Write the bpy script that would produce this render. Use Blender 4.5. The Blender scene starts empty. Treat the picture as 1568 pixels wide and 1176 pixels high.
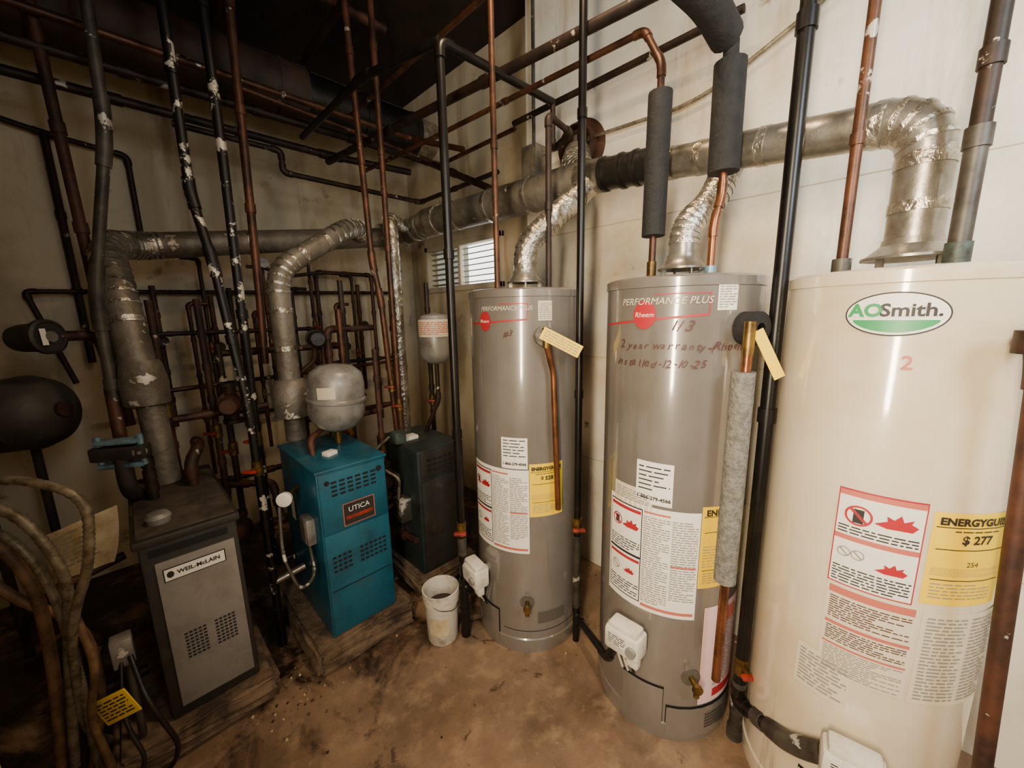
import bpy, bmesh, math, random
from mathutils import Matrix, Vector
random.seed(7)
V=Vector
def lin(h):
    h=h.lstrip('#'); o=[]
    for i in (0,2,4):
        c=int(h[i:i+2],16)/255
        o.append(c/12.92 if c<=.04045 else ((c+.055)/1.055)**2.4)
    return (*o,1)
# ---------------- materials
def mat(name,col,rough=.5,metal=0,col2=None,scale=8,lo=.45,hi=.6,detail=8,bump=0,bscale=60,col3=None,s3=3,lo3=.6,hi3=.7,emit=0,stretch=None,coat=0,rvar=0,col4=None,s4=3,lo4=.6,hi4=.7,st4=(1,1,.15)):
    m=bpy.data.materials.new(name); m.use_nodes=True; nt=m.node_tree; N=nt.nodes; L=nt.links
    b=N['Principled BSDF']; b.inputs['Roughness'].default_value=rough; b.inputs['Metallic'].default_value=metal
    b.inputs['Base Color'].default_value=lin(col)
    if coat: b.inputs['Coat Weight'].default_value=min(coat,1); b.inputs['Coat Roughness'].default_value=.10; b.inputs['Coat IOR'].default_value=1.5 if coat<1 else 1.8
    tc=N.new('ShaderNodeTexCoord'); vec0=tc.outputs['Object']; vec=vec0
    if stretch:
        mp=N.new('ShaderNodeMapping'); mp.inputs['Scale'].default_value=stretch; L.new(vec,mp.inputs['Vector']); vec=mp.outputs[0]
    last=None
    def layer(prev,c,sc,l,h,vec):
        n=N.new('ShaderNodeTexNoise'); n.inputs['Scale'].default_value=sc; n.inputs['Detail'].default_value=detail; n.inputs['Roughness'].default_value=.65
        L.new(vec,n.inputs['Vector'])
        r=N.new('ShaderNodeMapRange'); r.inputs['From Min'].default_value=l; r.inputs['From Max'].default_value=h
        L.new(n.outputs['Fac'],r.inputs['Value'])
        mx=N.new('ShaderNodeMix'); mx.data_type='RGBA'
        L.new(r.outputs[0],mx.inputs['Factor'])
        if prev is None: mx.inputs['A'].default_value=lin(col)
        else: L.new(prev,mx.inputs['A'])
        mx.inputs['B'].default_value=lin(c)
        return mx.outputs['Result'],r.outputs[0]
    f=None
    if col2: last,f=layer(None,col2,scale,lo,hi,vec)
    if col3: last,_=layer(last,col3,s3,lo3,hi3,vec)
    if col4:
        mp=N.new('ShaderNodeMapping'); mp.inputs['Scale'].default_value=st4; L.new(vec0,mp.inputs['Vector'])
        last,_=layer(last,col4,s4,lo4,hi4,mp.outputs[0])
    if last is not None: L.new(last,b.inputs['Base Color'])
    if rvar and f is not None:
        r=N.new('ShaderNodeMapRange'); r.inputs['To Min'].default_value=rough; r.inputs['To Max'].default_value=rough+rvar
        L.new(f,r.inputs['Value']); L.new(r.outputs[0],b.inputs['Roughness'])
    if bump:
        n=N.new('ShaderNodeTexNoise'); n.inputs['Scale'].default_value=bscale; n.inputs['Detail'].default_value=6; L.new(vec,n.inputs['Vector'])
        bp=N.new('ShaderNodeBump'); bp.inputs['Strength'].default_value=bump; bp.inputs['Distance'].default_value=.01
        L.new(n.outputs['Fac'],bp.inputs['Height']); L.new(bp.outputs[0],b.inputs['Normal'])
    if emit:
        b.inputs['Emission Color'].default_value=lin(col); b.inputs['Emission Strength'].default_value=emit
    return m
M={}
M['wall']=mat('painted_block_wall','#e2dac8',.65,0,'#c4b394',2.0,.48,.72,bump=.3,bscale=7,col3='#7b6145',s3=3.6,lo3=.63,hi3=.69,col4='#a98f6c',s4=5,lo4=.56,hi4=.76)
M['wallL']=mat('painted_wall_dingy','#cbbc9e',.75,0,'#a08b68',1.8,.48,.72,bump=.3,bscale=9,col3='#644d35',s3=3.4,lo3=.62,hi3=.72,col4='#87704f',s4=5,lo4=.55,hi4=.76)
M['seam']=mat('wall_seam','#b3a286',.8,0)
M['ceil']=mat('ceiling_dark','#2d2017',.85,0,'#150f0a',2.5,.4,.65,bump=.3,bscale=10)
M['conc']=mat('plinth_concrete','#76614a',.9,0,'#3c2d22',9,.4,.62,bump=.5,bscale=45)
M['rheem']=mat('heater_grey_enamel','#79726a',.3,.1,'#6b645b',3,.4,.7,coat=1,col4='#5d554a',s4=7,lo4=.6,hi4=.8,st4=(1,1,.2))
M['rheemd']=mat('heater_grey_trim','#5f594f',.4,.2)
M['ao']=mat('heater_beige_enamel','#dccdb2',.3,0,'#c9b795',2,.45,.7,coat=1,col4='#96805e',s4=9,lo4=.61,hi4=.72,st4=(1,1,.1))
M['aod']=mat('heater_beige_trim','#b9ab90',.4,0)
M['galv']=mat('galvanised_steel','#a39e93',.34,.75,'#7b7467',12,.4,.65,bump=.2,bscale=24)
M['foil']=mat('foil_tape','#cfc8b8',.24,.85,'#938a7a',16,.4,.6,bump=1,bscale=38)
M['duct']=mat('dusty_flue','#867e70',.52,.4,'#5c5446',6,.4,.62,bump=.55,bscale=24,col3='#d6cebd',s3=12,lo3=.61,hi3=.65)
M['ductd']=mat('insulated_duct_brown','#452f22',.7,0,'#20160f',5,.4,.65,bump=.4,bscale=20)
M['blackduct']=mat('black_duct','#151413',.38,.1,'#25211c',6,.4,.7,bump=.3,bscale=20)
M['black']=mat('black_iron','#131110',.34,.35,'#221e1a',10,.45,.7)
M['blackp']=mat('black_iron_paint_flecks','#151210',.42,.3,'#c4bdac',13,.575,.60)
M['copper']=mat('aged_copper','#66402b',.45,.5,'#39261a',10,.4,.62,col3='#b8b2a2',s3=15,lo3=.635,hi3=.655)
M['coppern']=mat('copper','#94603f',.33,.8,'#63402b',14,.45,.65)
M['rust']=mat('rusty_pipe','#52301f',.6,.25,'#2b1c15',9,.4,.62,col3='#a39a88',s3=17,lo3=.65,hi3=.67)
M['brown']=mat('dark_brown_pipe','#36261b',.55,.3,'#1e1610',9,.4,.62,col3='#b5ac9a',s3=13,lo3=.64,hi3=.66)
M['graypipe']=mat('grey_galvanised_pipe','#565147',.5,.4,'#35302a',9,.4,.62,col3='#b9b3a6',s3=11,lo3=.61,hi3=.63)
M['green']=mat('oxidised_brass','#4c5f55',.55,.4,'#332e28',14,.4,.6)
M['foam']=mat('foam_insulation','#131211',.8,0,'#1d1b19',30,.4,.6,bump=.3,bscale=90)
M['foamg']=mat('grey_pipe_insulation','#7d7971',.9,0,'#605c54',60,.4,.6,bump=.6,bscale=140)
M['teal']=mat('teal_enamel','#155b70',.4,.1,'#0f4050',6,.45,.7,coat=.2,col3='#34473f',s3=7,lo3=.6,hi3=.74)
M['dgrey']=mat('dark_grey_enamel','#2f2c27',.55,.05,'#1e1b17',6,.45,.7,col3='#5a4c3a',s3=7,lo3=.58,hi3=.75)
M['dusty']=mat('dusty_boiler_top','#51463b',.85,.0,'#2a231b',7,.42,.66,bump=.2,bscale=30)
M['dgreen']=mat('dark_green_enamel','#283230',.5,.1,'#181c1a',6,.45,.7,col3='#4e4536',s3=7,lo3=.6,hi3=.75)
M['lgrey']=mat('light_grey_panel','#86817a',.42,.1,'#6e675d',7,.45,.7)
M['slot']=mat('vent_slot','#0c0b0a',.8)
M['white']=mat('label_white','#e8e2d4',.5)
M['cream']=mat('label_cream','#d3c7ad',.5)
M['yellow']=mat('label_yellow','#f2c906',.5)
M['red']=mat('label_red','#a8202a',.5)
M['redl']=mat('label_salmon','#bd6552',.5)
M['ink']=mat('ink_dark','#26221f',.6)
M['inkg']=mat('ink_grey','#8d867b',.6)
M['inkr']=mat('ink_redbrown','#4f2a25',.6)
M['pink']=mat('label_pink','#e0bcbc',.5)
M['logog']=mat('logo_green','#2f8f50',.4)
M['plastic']=mat('white_plastic','#d9d2c4',.4,0,'#b5aa98',12,.5,.7)
M['plaster']=mat('bucket_plastic','#c9c1b1',.55,0,'#8a7a64',9,.5,.66)
M['expt']=mat('tank_light_grey_paint','#928f89',.38,.25,'#6a655c',9,.45,.65,col3='#c9c3b6',s3=12,lo3=.64,hi3=.67)
M['brass']=mat('brass','#8f7038',.4,.8,'#554425',18,.4,.6)
M['redh']=mat('red_handle','#9a2e1e',.45,0,'#5b2117',20,.4,.6)
M['cable']=mat('armoured_cable','#8d816c',.5,.4,'#5d523e',30,.4,.6)
M['tan']=mat('tan_cable','#7f5f3e',.6,.1,'#4a3726',14,.4,.6)
M['paper']=mat('aged_paper','#cbb892',.8,0,'#9e8760',7,.45,.65,bump=.3,bscale=12)
M['tag']=mat('yellow_tag','#e0bb18',.5,0,'#b09018',9,.5,.65)
M['pane']=mat('frosted_pane','#b9bdb4',.5,0,emit=.5)
M['paneb']=mat('bright_frosted_pane','#e8ecec',.5,0,emit=4)
M['slat']=mat('window_slat','#8f8a7c',.5,.1)
M['frame']=mat('window_frame_paint','#bdb19b',.6)
M['blue']=mat('bluegrey_metal','#7b9dab',.4,.4,'#4a5960',12,.45,.6)
M['dark']=mat('dark_grime','#221b15',.7,0,'#33291f',8,.4,.65)
M['drum']=mat('dull_grey_drum','#49433b',.6,.2,'#28221c',4,.4,.65)
def floor_mat():
    m=bpy.data.materials.new('concrete_floor'); m.use_nodes=True; nt=m.node_tree; N=nt.nodes; L=nt.links; b=N['Principled BSDF']
    tc=N.new('ShaderNodeTexCoord'); sx=N.new('ShaderNodeSeparateXYZ'); L.new(tc.outputs['Object'],sx.inputs[0])
    def noise(s,d=8,r=.65,dist=0):
        n=N.new('ShaderNodeTexNoise'); n.inputs['Scale'].default_value=s; n.inputs['Detail'].default_value=d; n.inputs['Roughness'].default_value=r; n.inputs['Distortion'].default_value=dist; L.new(tc.outputs['Object'],n.inputs['Vector']); return n.outputs['Fac']
    def rng(v,a,c,o0=0,o1=1):
        r=N.new('ShaderNodeMapRange'); r.inputs[1].default_value=a; r.inputs[2].default_value=c; r.inputs[3].default_value=o0; r.inputs[4].default_value=o1; L.new(v,r.inputs[0]); return r.outputs[0]
    def mix(f,a,c):
        x=N.new('ShaderNodeMix'); x.data_type='RGBA'; L.new(f,x.inputs['Factor'])
        if isinstance(a,str): x.inputs['A'].default_value=lin(a)
        else: L.new(a,x.inputs['A'])
        x.inputs['B'].default_value=lin(c); return x.outputs['Result']
    def math2(op,a,c):
        x=N.new('ShaderNodeMath'); x.operation=op; L.new(a,x.inputs[0])
        if isinstance(c,(int,float)): x.inputs[1].default_value=c
        else: L.new(c,x.inputs[1])
        return x.outputs[0]
    c=mix(rng(noise(2.2),.4,.65),'#866c54','#5c4735')
    c=mix(rng(noise(11,6),.5,.68,0,.5),c,'#a18769')
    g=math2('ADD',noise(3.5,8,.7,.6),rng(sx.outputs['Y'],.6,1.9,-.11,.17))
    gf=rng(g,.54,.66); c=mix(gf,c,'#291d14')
    c=mix(rng(noise(45,3),.68,.74,0,.5),c,'#b0a08a')
    c=mix(rng(noise(6,6,.7,1.2),.61,.65,0,.75),c,'#35261b')
    L.new(c,b.inputs['Base Color']); L.new(rng(noise(4),.4,.65,.3,.75),b.inputs['Roughness'])
    bp=N.new('ShaderNodeBump'); bp.inputs['Strength'].default_value=.3; bp.inputs['Distance'].default_value=.01; L.new(noise(26,8),bp.inputs['Height']); L.new(bp.outputs[0],b.inputs['Normal'])
    return m
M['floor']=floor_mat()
# ---------------- mesh builder
class MB:
    def __init__(s,name): s.name=name; s.v=[]; s.f=[]; s.mi=[]; s.mats=[]
    def add(s,v,f,m):
        m=M[m]
        if m not in s.mats: s.mats.append(m)
        k=s.mats.index(m); o=len(s.v); s.v+= [tuple(p) for p in v]
        for q in f: s.f.append(tuple(i+o for i in q)); s.mi.append(k)
    def path(s,pts,fil,n=7):
        pts=[V(p) for p in pts]; out=[pts[0]]; arcs=[]
        for i in range(1,len(pts)-1):
            a,b,c=pts[i-1],pts[i],pts[i+1]
            d1=(a-b); d2=(c-b); l1=d1.length; l2=d2.length
            ang=d1.angle(d2) if l1>1e-6 and l2>1e-6 else math.pi
            if ang>math.pi-.06: out.append(b); continue
            k=min(fil,l1*.48,l2*.48); p=b+d1.normalized()*k; q=b+d2.normalized()*k
            arc=[p*(1-t)**2+b*2*t*(1-t)+q*t*t for t in [j/n for j in range(n+1)]]
            arcs.append((arc,d1.normalized(),d2.normalized())); out+=arc
        out.append(pts[-1]); return out,arcs
    def sweep(s,path,r,m,seg=14,cap=True):
        path=[p for i,p in enumerate(path) if i==0 or (p-path[i-1]).length>1e-5]
        n=len(path); rr=r if isinstance(r,list) else [r]*n
        t0=(path[1]-path[0]).normalized(); up=V((0,0,1)) if abs(t0.z)<.9 else V((1,0,0))
        x=t0.cross(up).normalized(); vs=[]; prev=t0
        for i,p in enumerate(path):
            if i==0:t=t0
            elif i==n-1:t=(path[i]-path[i-1]).normalized()
            else: t=((path[i+1]-p).normalized()+(p-path[i-1]).normalized()).normalized()
            q=prev.rotation_difference(t); x=q@x; x=(x-t*x.dot(t)).normalized(); y=t.cross(x); prev=t
            for j in range(seg):
                a=2*math.pi*j/seg; vs.append(p+(x*math.cos(a)+y*math.sin(a))*rr[i])
        fs=[]
        for i in range(n-1):
            for j in range(seg):
                k=(j+1)%seg; fs.append((i*seg+j,i*seg+k,(i+1)*seg+k,(i+1)*seg+j))
        if cap: fs.append(tuple(range(seg))[::-1]); fs.append(tuple((n-1)*seg+j for j in range(seg)))
        s.add(vs,fs,m)
    def tube(s,pts,r,m,fil=None,fit=False,seg=14,gore=False,fm=None,joints=0):
        if fil is None: fil=r*2.2
        pth,arcs=s.path(pts,fil,5 if gore else 7)
        s.sweep(pth,r,m,seg)
        fm=fm or m
        if fit:
            for arc,d1,d2 in arcs:
                s.sweep([arc[0]+d1*r*1.1]+arc+[arc[-1]+d2*r*1.1],r*1.25,fm,seg)
        if gore:
            for arc,d1,d2 in arcs:
                for i in range(len(arc)):
                    t=(arc[min(i+1,len(arc)-1)]-arc[max(i-1,0)]).normalized()
                    s.sweep([arc[i]-t*.006,arc[i]+t*.006],r*1.045,fm,seg)
        if joints:
            for a,b in zip(pts[:-1],pts[1:]):
                a=V(a);b=V(b);L=(b-a).length;t=(b-a).normalized();k=int(L/joints)
                for i in range(1,k+1):
                    c=a+t*(L*i/(k+1)); w=r*1.1 if fit else .012
                    s.sweep([c-t*w,c+t*w],r*(1.25 if fit else 1.05),fm,seg)
        return s
    def cyl(s,a,b,r,m,seg=20,r2=None):
        s.sweep([V(a),V(b)],[r,r if r2 is None else r2],m,seg); return s
    def lathe(s,prof,o,m,axis=(0,0,1),seg=48):
        o=V(o);ax=V(axis).normalized(); q=V((0,0,1)).rotation_difference(ax); vs=[];fs=[]
        for r,h in prof:
            for j in range(seg):
                a=2*math.pi*j/seg; vs.append(o+q@V((max(r,1e-4)*math.cos(a),max(r,1e-4)*math.sin(a),h)))
        for i in range(len(prof)-1):
            for j in range(seg):
                k=(j+1)%seg; fs.append((i*seg+j,i*seg+k,(i+1)*seg+k,(i+1)*seg+j))
        s.add(vs,fs,m); return s
    def box(s,c,sz,m,bev=.004,rz=0,rot=None):
        bm=bmesh.new(); bmesh.ops.create_cube(bm,size=1)
        for v in bm.verts: v.co=V((v.co.x*sz[0],v.co.y*sz[1],v.co.z*sz[2]))
        if bev: bmesh.ops.bevel(bm,geom=bm.edges[:],offset=min(bev,min(sz)*.3),segments=2,affect='EDGES',profile=.5)
        R=rot if rot is not None else Matrix.Rotation(math.radians(rz),3,'Z')
        bm.verts.index_update()
        s.add([R@v.co+V(c) for v in bm.verts],[[v.index for v in f.verts] for f in bm.faces],m); bm.free(); return s
    def mm(s,a,b,m,bev=.004):
        return s.box([(a[i]+b[i])/2 for i in range(3)],[abs(b[i]-a[i]) for i in range(3)],m,bev)
    def rect(s,mp,x0,x1,y0,y1,m,off=.0015,n=1):
        vs=[];fs=[]
        for i in range(n+1):
            x=x0+(x1-x0)*i/n; vs+=[mp(x,y0,off),mp(x,y1,off)]
        for i in range(n): fs.append((2*i,2*i+2,2*i+3,2*i+1))
        s.add(vs,fs,m); return s
    def text(s,body,size,mp,x,y,m,off=.003,align='CENTER',shear=0,bold=0,xs=1):
        c=bpy.data.curves.new('t','FONT'); c.body=body; c.size=size; c.align_x=align; c.align_y='CENTER'; c.shear=shear; c.offset=bold; c.resolution_u=3
        o=bpy.data.objects.new('t',c); bpy.context.collection.objects.link(o)
        me=bpy.data.meshes.new_from_object(o.evaluated_get(bpy.context.evaluated_depsgraph_get()))
        s.add([mp(x+v.co.x*xs,y+v.co.y,off) for v in me.vertices],[list(p.vertices) for p in me.polygons],m)
        bpy.data.objects.remove(o); bpy.data.curves.remove(c); bpy.data.meshes.remove(me); return s
    def scrawl(s,body,size,mp,x,y,m,adv=.62):
        rnd=random.Random(len(body)); X=x
        for ch in body:
            w=adv*(.55 if ch in 'ilt-.()1 ' else 1)*size
            if ch!=' ':
                an=rnd.uniform(-.16,.12); ca,sa=math.cos(an),math.sin(an); k=rnd.uniform(.85,1.15); dy=rnd.uniform(-.1,.1)*size; X0=X
                s.text(ch,size,lambda u,v_,o,X0=X0,ca=ca,sa=sa,k=k,dy=dy: mp(X0+(u*ca-v_*sa)*k,y+dy+(u*sa+v_*ca)*k,o),0,0,m,off=.005,shear=.3,bold=.0001)
            X+=w
        return s
    def para(s,mp,x0,x1,y0,y1,rows,m,off=.003,h=.4):
        lh=(y1-y0)/rows; vs=[];fs=[]
        for r in range(rows):
            y=y1-(r+.5)*lh; x=x0; e=x1 if random.random()>.25 else x0+(x1-x0)*random.uniform(.5,.9)
            while x<e:
                w=random.uniform(.8,3.2)*lh; xe=min(x+w,x1)
                k=len(vs); vs+=[mp(x,y-lh*h/2,off),mp(xe,y-lh*h/2,off),mp(xe,y+lh*h/2,off),mp(x,y+lh*h/2,off)]; fs.append((k,k+1,k+2,k+3)); x=xe+lh*.45
        s.add(vs,fs,m); return s
    def done(s,loc=None):
        me=bpy.data.meshes.new(s.name)
        me.from_pydata([tuple(p) for p in s.v],[],s.f)
        for m in s.mats: me.materials.append(m)
        me.polygons.foreach_set('material_index',s.mi); me.polygons.foreach_set('use_smooth',[True]*len(s.f))
        me.update(); me.set_sharp_from_angle(angle=math.radians(38))
        ob=bpy.data.objects.new(s.name,me); bpy.context.collection.objects.link(ob); return ob
def cylmap(c,r,a_c=0):
    def f(x,y,off):
        a=math.radians(a_c)+x/r; return (c[0]+(r+off)*math.cos(a),c[1]+(r+off)*math.sin(a),y)
    return f
def degmap(c,r):
    def f(x,y,off):
        a=math.radians(x); return (c[0]+(r+off)*math.cos(a),c[1]+(r+off)*math.sin(a),y)
    return f
def flat(o,u,n):
    o=V(o);u=V(u).normalized();n=V(n).normalized();w=n.cross(u)
    return lambda x,y,off: tuple(o+u*x+w*y+n*off)
H=3.06
# ---------------- room
def simple(name,parts,m):
    b=MB(name)
    for a,c in parts: b.mm(a,c,m,0)
    return b.done()
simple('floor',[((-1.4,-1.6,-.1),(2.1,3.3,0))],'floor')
simple('ceiling',[((-1.4,-1.6,H),(2.1,3.3,H+.1))],'ceil')
w=MB('wall_right')
w.mm((1.72,-1.6,0),(2.0,1.57,H),'wall',0)
w.mm((1.85,1.57,0),(2.0,1.93,H),'wallL',0); w.mm((1.85,2.78,0),(2.0,3.2,H),'wallL',0)
w.mm((1.85,1.93,0),(2.0,2.78,1.62),'wallL',0); w.mm((1.85,1.93,1.92),(2.0,2.78,H),'wallL',0)
mp=flat((1.72,0,0),(0,-1,0),(-1,0,0))
for z in (.62,1.18,1.82): w.rect(mp,-1.57,1.6,z,z+.004,'seam',.0008)
w.done()
w=MB('wall_left'); w.mm((-1.4,3.04,0),(1.9,3.2,H),'wallL',0); w.done()
simple('wall_back',[((-1.4,-1.6,0),(-1.3,3.2,H))],'wallL')
simple('wall_near',[((-1.4,-1.7,0),(2.0,-1.6,H))],'wall')
simple('wall_stub',[((-.5,.95,0),(-.36,1.45,H))],'wallL')
# window
w=MB('window_1')
w.mm((1.83,1.90,1.59),(1.9,2.81,1.63),'frame'); w.mm((1.83,1.90,1.91),(1.9,2.81,1.95),'frame')
w.mm((1.83,1.90,1.59),(1.9,1.94,1.95),'frame'); w.mm((1.83,2.77,1.59),(1.9,2.81,1.95),'frame'); w.mm((1.84,2.36,1.62),(1.88,2.39,1.92),'frame')
w.mm((1.93,2.37,1.62),(1.94,2.78,1.92),'pane',0); w.mm((1.93,1.93,1.62),(1.94,2.37,1.92),'paneb',0)
for i in range(7):
    z=1.65+i*.04
    w.box((1.875,2.58,z),(.022,.40,.004),'slat',0,rot=Matrix.Rotation(math.radians(25),3,'Y'))
    w.cyl((1.875,1.94,z),(1.875,2.37,z),.004,'slat',8)
w.done()
# ---------------- water heaters
def heater(c,r,h,body,trim,ring_r,vr):
    b=MB('water_heater'); cx,cy=c; mp=degmap(c,r)
    b.lathe([(0,.02),(r-.01,.02),(r-.004,.0),(r+.002,.0),(r+.004,.03),(r+.004,.06),(r,.065),(r,h-.03),(r+.004,h-.028),(r+.004,h-.004),(r,h),(r-.012,h+.004),(r-.05,h+.006),(0,h+.012)],(cx,cy,0),body,seg=96)
    b.lathe([(.0,h),(.06,h),(.062,h+.012),(.05,h+.014)],(cx,cy,0),'galv')
    for a in range(4):
        an=math.radians(45+90*a); k=ring_r*.8; b.box((cx+k*math.cos(an),cy+k*math.sin(an),h+.022),(.014,.004,.04),'galv',0,rz=45+90*a)
    b.lathe([(ring_r,h+.034),(ring_r,h+.040),(ring_r-.008,h+.043),(vr+.006,h+.066),(vr+.004,h+.08)],(cx,cy,0),'galv')
    b.lathe([(ring_r-.003,h+.034),(.03,h+.05)],(cx,cy,0),'galv')
    return b,mp
def valve(b,c,r,ang,z,tilt=0):
    a=math.radians(ang); n=V((math.cos(a),math.sin(a),0)); t=V((-math.sin(a),math.cos(a),0)); R=Matrix((t,n,V((0,0,1)))).transposed()
    o=V((c[0],c[1],z))+n*(r+.055)
    b.cyl(o-n*.06,o,.018,'plastic')
    b.box(o,(.12,.07,.08),'plastic',.012,rot=R)
    b.box(o+V((0,0,.042)),(.10,.055,.03),'plastic',.01,rot=R)
    mpf=flat(o+n*.036,t,n)
    b.rect(mpf,-.045,.02,-.01,.03,'white',.001); b.para(mpf,-.043,.018,-.008,.028,5,'ink',.002)
    b.lathe([(.016,0),(.016,.012),(.0,.012)],o+n*.035+t*.038,'expt',axis=n,seg=20)
    for k in (-.03,-.01,.012):
        p=o+t*k-V((0,0,.04)); b.tube([p,p-V((0,0,.04))-n*.01,p-V((0,0,.12))-n*.045],.004,'white' if k<0 else 'blackduct',fil=.02,seg=8)
    b.box(o+V((0,0,-.06))+t*.03,(.04,.03,.04),'plastic',.006,rot=R)
def drain(b,c,r,ang,z):
    a=math.radians(ang); n=V((math.cos(a),math.sin(a),0)); p=V((c[0],c[1],z))+n*r
    b.lathe([(.03,0),(.03,.003),(0,.003)],p,'rheemd',axis=n,seg=24)
    b.cyl(p,p+n*.04,.009,'brass'); b.cyl(p+n*.035,p+n*.04-V((0,0,.03)),.009,'brass'); b.lathe([(.0,.04),(.016,.04),(.016,.05),(0,.05)],p,'brass',axis=n,seg=16)
def access(b,mp,a0,a1,z0,z1,m):
    b.rect(mp,a0,a1,z0,z1,'slot',.001,8); b.rect(mp,a0+.6,a1-.6,z0+.004,z1-.004,m,.006,8)
def biglabel(b,mp,c,r,a0,a1,z0,z1):
    b.rect(mp,a0,a1,z0,z1,'white',.0012,16)
    w=(a1-a0); am=a0+w*.45; zt=z1-.01
    b.rect(mp,a0+1.5,am-1,z0+.02,zt-.005,'ink',.0018,8); b.rect(mp,a0+2.2,am-1.7,z0+.024,zt-.009,'white',.0022,8)
    hz=(zt+z0)/2
    b.rect(mp,a0+2.2,am-1.7,hz-.004,hz+.004,'ink',.0026,8)
    b.rect(mp,a0+2.8,am-2.2,zt-.026,zt-.015,'red',.0026,8); b.rect(mp,a0+2.8,am-2.2,hz-.022,hz-.012,'red',.0026,8)
    cm=cylmap(c,r)
    def s(a): return math.radians(a)*r
    ring(b,cm,s(a0+w*.13),zt-.07,.02,'red'); b.rect(cm,s(a0+w*.13)-.008,s(a0+w*.13)+.008,zt-.083,zt-.058,'ink',.003)
    flame(b,cm,s(a0+w*.30),zt-.07,.03)
    ring(b,cm,s(a0+w*.13),hz-.06,.016,'inkg'); flame(b,cm,s(a0+w*.3),hz-.06,.02)
    b.para(cm,s(a0+3),s(am-2.4),hz+.008,hz+.05,5,'ink'); b.para(cm,s(a0+3),s(am-2.4),z0+.03,z0+.075,5,'ink')
    aq=am+(a1-am)*.5
    b.para(cm,s(am),s(aq-1),z0+.03,zt-.02,38,'inkg'); b.para(cm,s(aq+.5),s(a1-1.5),z0+.06,zt-.02,34,'inkg')
    b.rect(mp,am,aq-1,zt-.012,zt-.006,'redl',.002,4); b.rect(mp,am,a1-1.5,z0+.012,z0+.022,'redl',.002,6); b.rect(mp,aq+.5,a1-1.5,hz,hz+.006,'redl',.0034,4)
def ring(b,mp,x,y,r,m):
    vs=[];fs=[];n=28
    for i in range(n):
        a=2*math.pi*i/n; vs+=[mp(x+r*math.cos(a),y+r*math.sin(a),.0034),mp(x+r*.82*math.cos(a),y+r*.82*math.sin(a),.0034)]
    for i in range(n): j=(i+1)%n; fs.append((2*i,2*j,2*j+1,2*i+1))
    b.add(vs,fs,m)
    k=.707*r; w=.09*r
    b.add([mp(x-k-w,y+k-w,.0036),mp(x-k+w,y+k+w,.0036),mp(x+k+w,y-k+w,.0036),mp(x+k-w,y-k-w,.0036)],[(0,3,2,1)],m)
def flame(b,mp,x,y,s):
    pts=[(-1,-.5),(-.4,-.75),(.8,-.7),(1.05,-.2),(.7,.1),(.8,.5),(.35,.15),(.2,.75),(-.1,.2),(-.45,.45),(-.4,-.05)]
    b.add([mp(x+p[0]*s,y+p[1]*s*.7,.0036) for p in pts],[tuple(range(len(pts)))],'red')
def energy(b,c,r,a0,a1,z0,z1,num):
    mp=degmap(c,r); cm=cylmap(c,r); s=lambda a: math.radians(a)*r
    b.rect(mp,a0,a1,z0,z1,'yellow',.0014,10); x=(s(a0)+s(a1))/2; W=s(a1)-s(a0)
    b.text('ENERGYGUIDE',W*.133,cm,x,z1-.02,'ink',off=.004,bold=.001)
    b.rect(cm,s(a0)+.005,s(a1)-.005,z1-.034,z1-.032,'ink',.003,4)
    b.para(cm,x-.045,x+.045,z1-.044,z1-.038,1,'ink',off=.0034)
    b.text('$ '+num,W*.16,cm,x,z1-.060,'ink',off=.004,bold=.0008)
    b.para(cm,s(a0)+.008,s(a1)-.008,z0+.07,z1-.125,8,'inkg',h=.22); b.para(cm,s(a0)+.012,s(a1)-.03,z0+.015,z0+.055,5,'inkg',off=.0034,h=.3)
    b.rect(cm,s(a0)+.01,s(a1)-.01,z1-.084,z1-.082,'ink',.003,4); b.rect(cm,s(a0)+.01,s(a1)-.01,z0+.06,z0+.062,'ink',.003,4)
def disc(b,mp,x,y,rx,ry,m,off,n=48,lo=None):
    vs=[mp(x,y,off)];fs=[]
    K=5
    for k in range(1,K+1):
        for i in range(n): vs.append(mp(x+rx*k/K*math.cos(2*math.pi*i/n),y+ry*k/K*math.sin(2*math.pi*i/n),off))
    for i in range(n): fs.append((0,i+1,(i+1)%n+1))
    for k in range(K-1):
        for i in range(n): j=(i+1)%n; fs.append((1+k*n+i,1+(k+1)*n+i,1+(k+1)*n+j,1+k*n+j))
    b.add(vs,fs,m)
def swoosh(b,c,r,al,ac,ar,zl,zr):
    mp=degmap(c,r); n=20; vs=[];fs=[]
    for i in range(n+1):
        t=i/n; a=al+(ar-al)*t; z=zl+(zr-zl)*t
        vs+=[mp(a,z-.003,.002),mp(a,z+.003,.002)]
    for i in range(n): fs.append((2*i,2*i+2,2*i+3,2*i+1))
    b.add(vs,fs,'red')
    b.rect(mp,ar,ar+.8,zr-.003,zr+.06,'red',.002); b.rect(mp,ac,ar,zr+.055,zr+.058,'red',.002,8)
RR=.23
T1=(1.197,1.109);T2=(1.295,.513);T3=(1.35,0)
s=lambda a: math.radians(a)*RR
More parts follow.
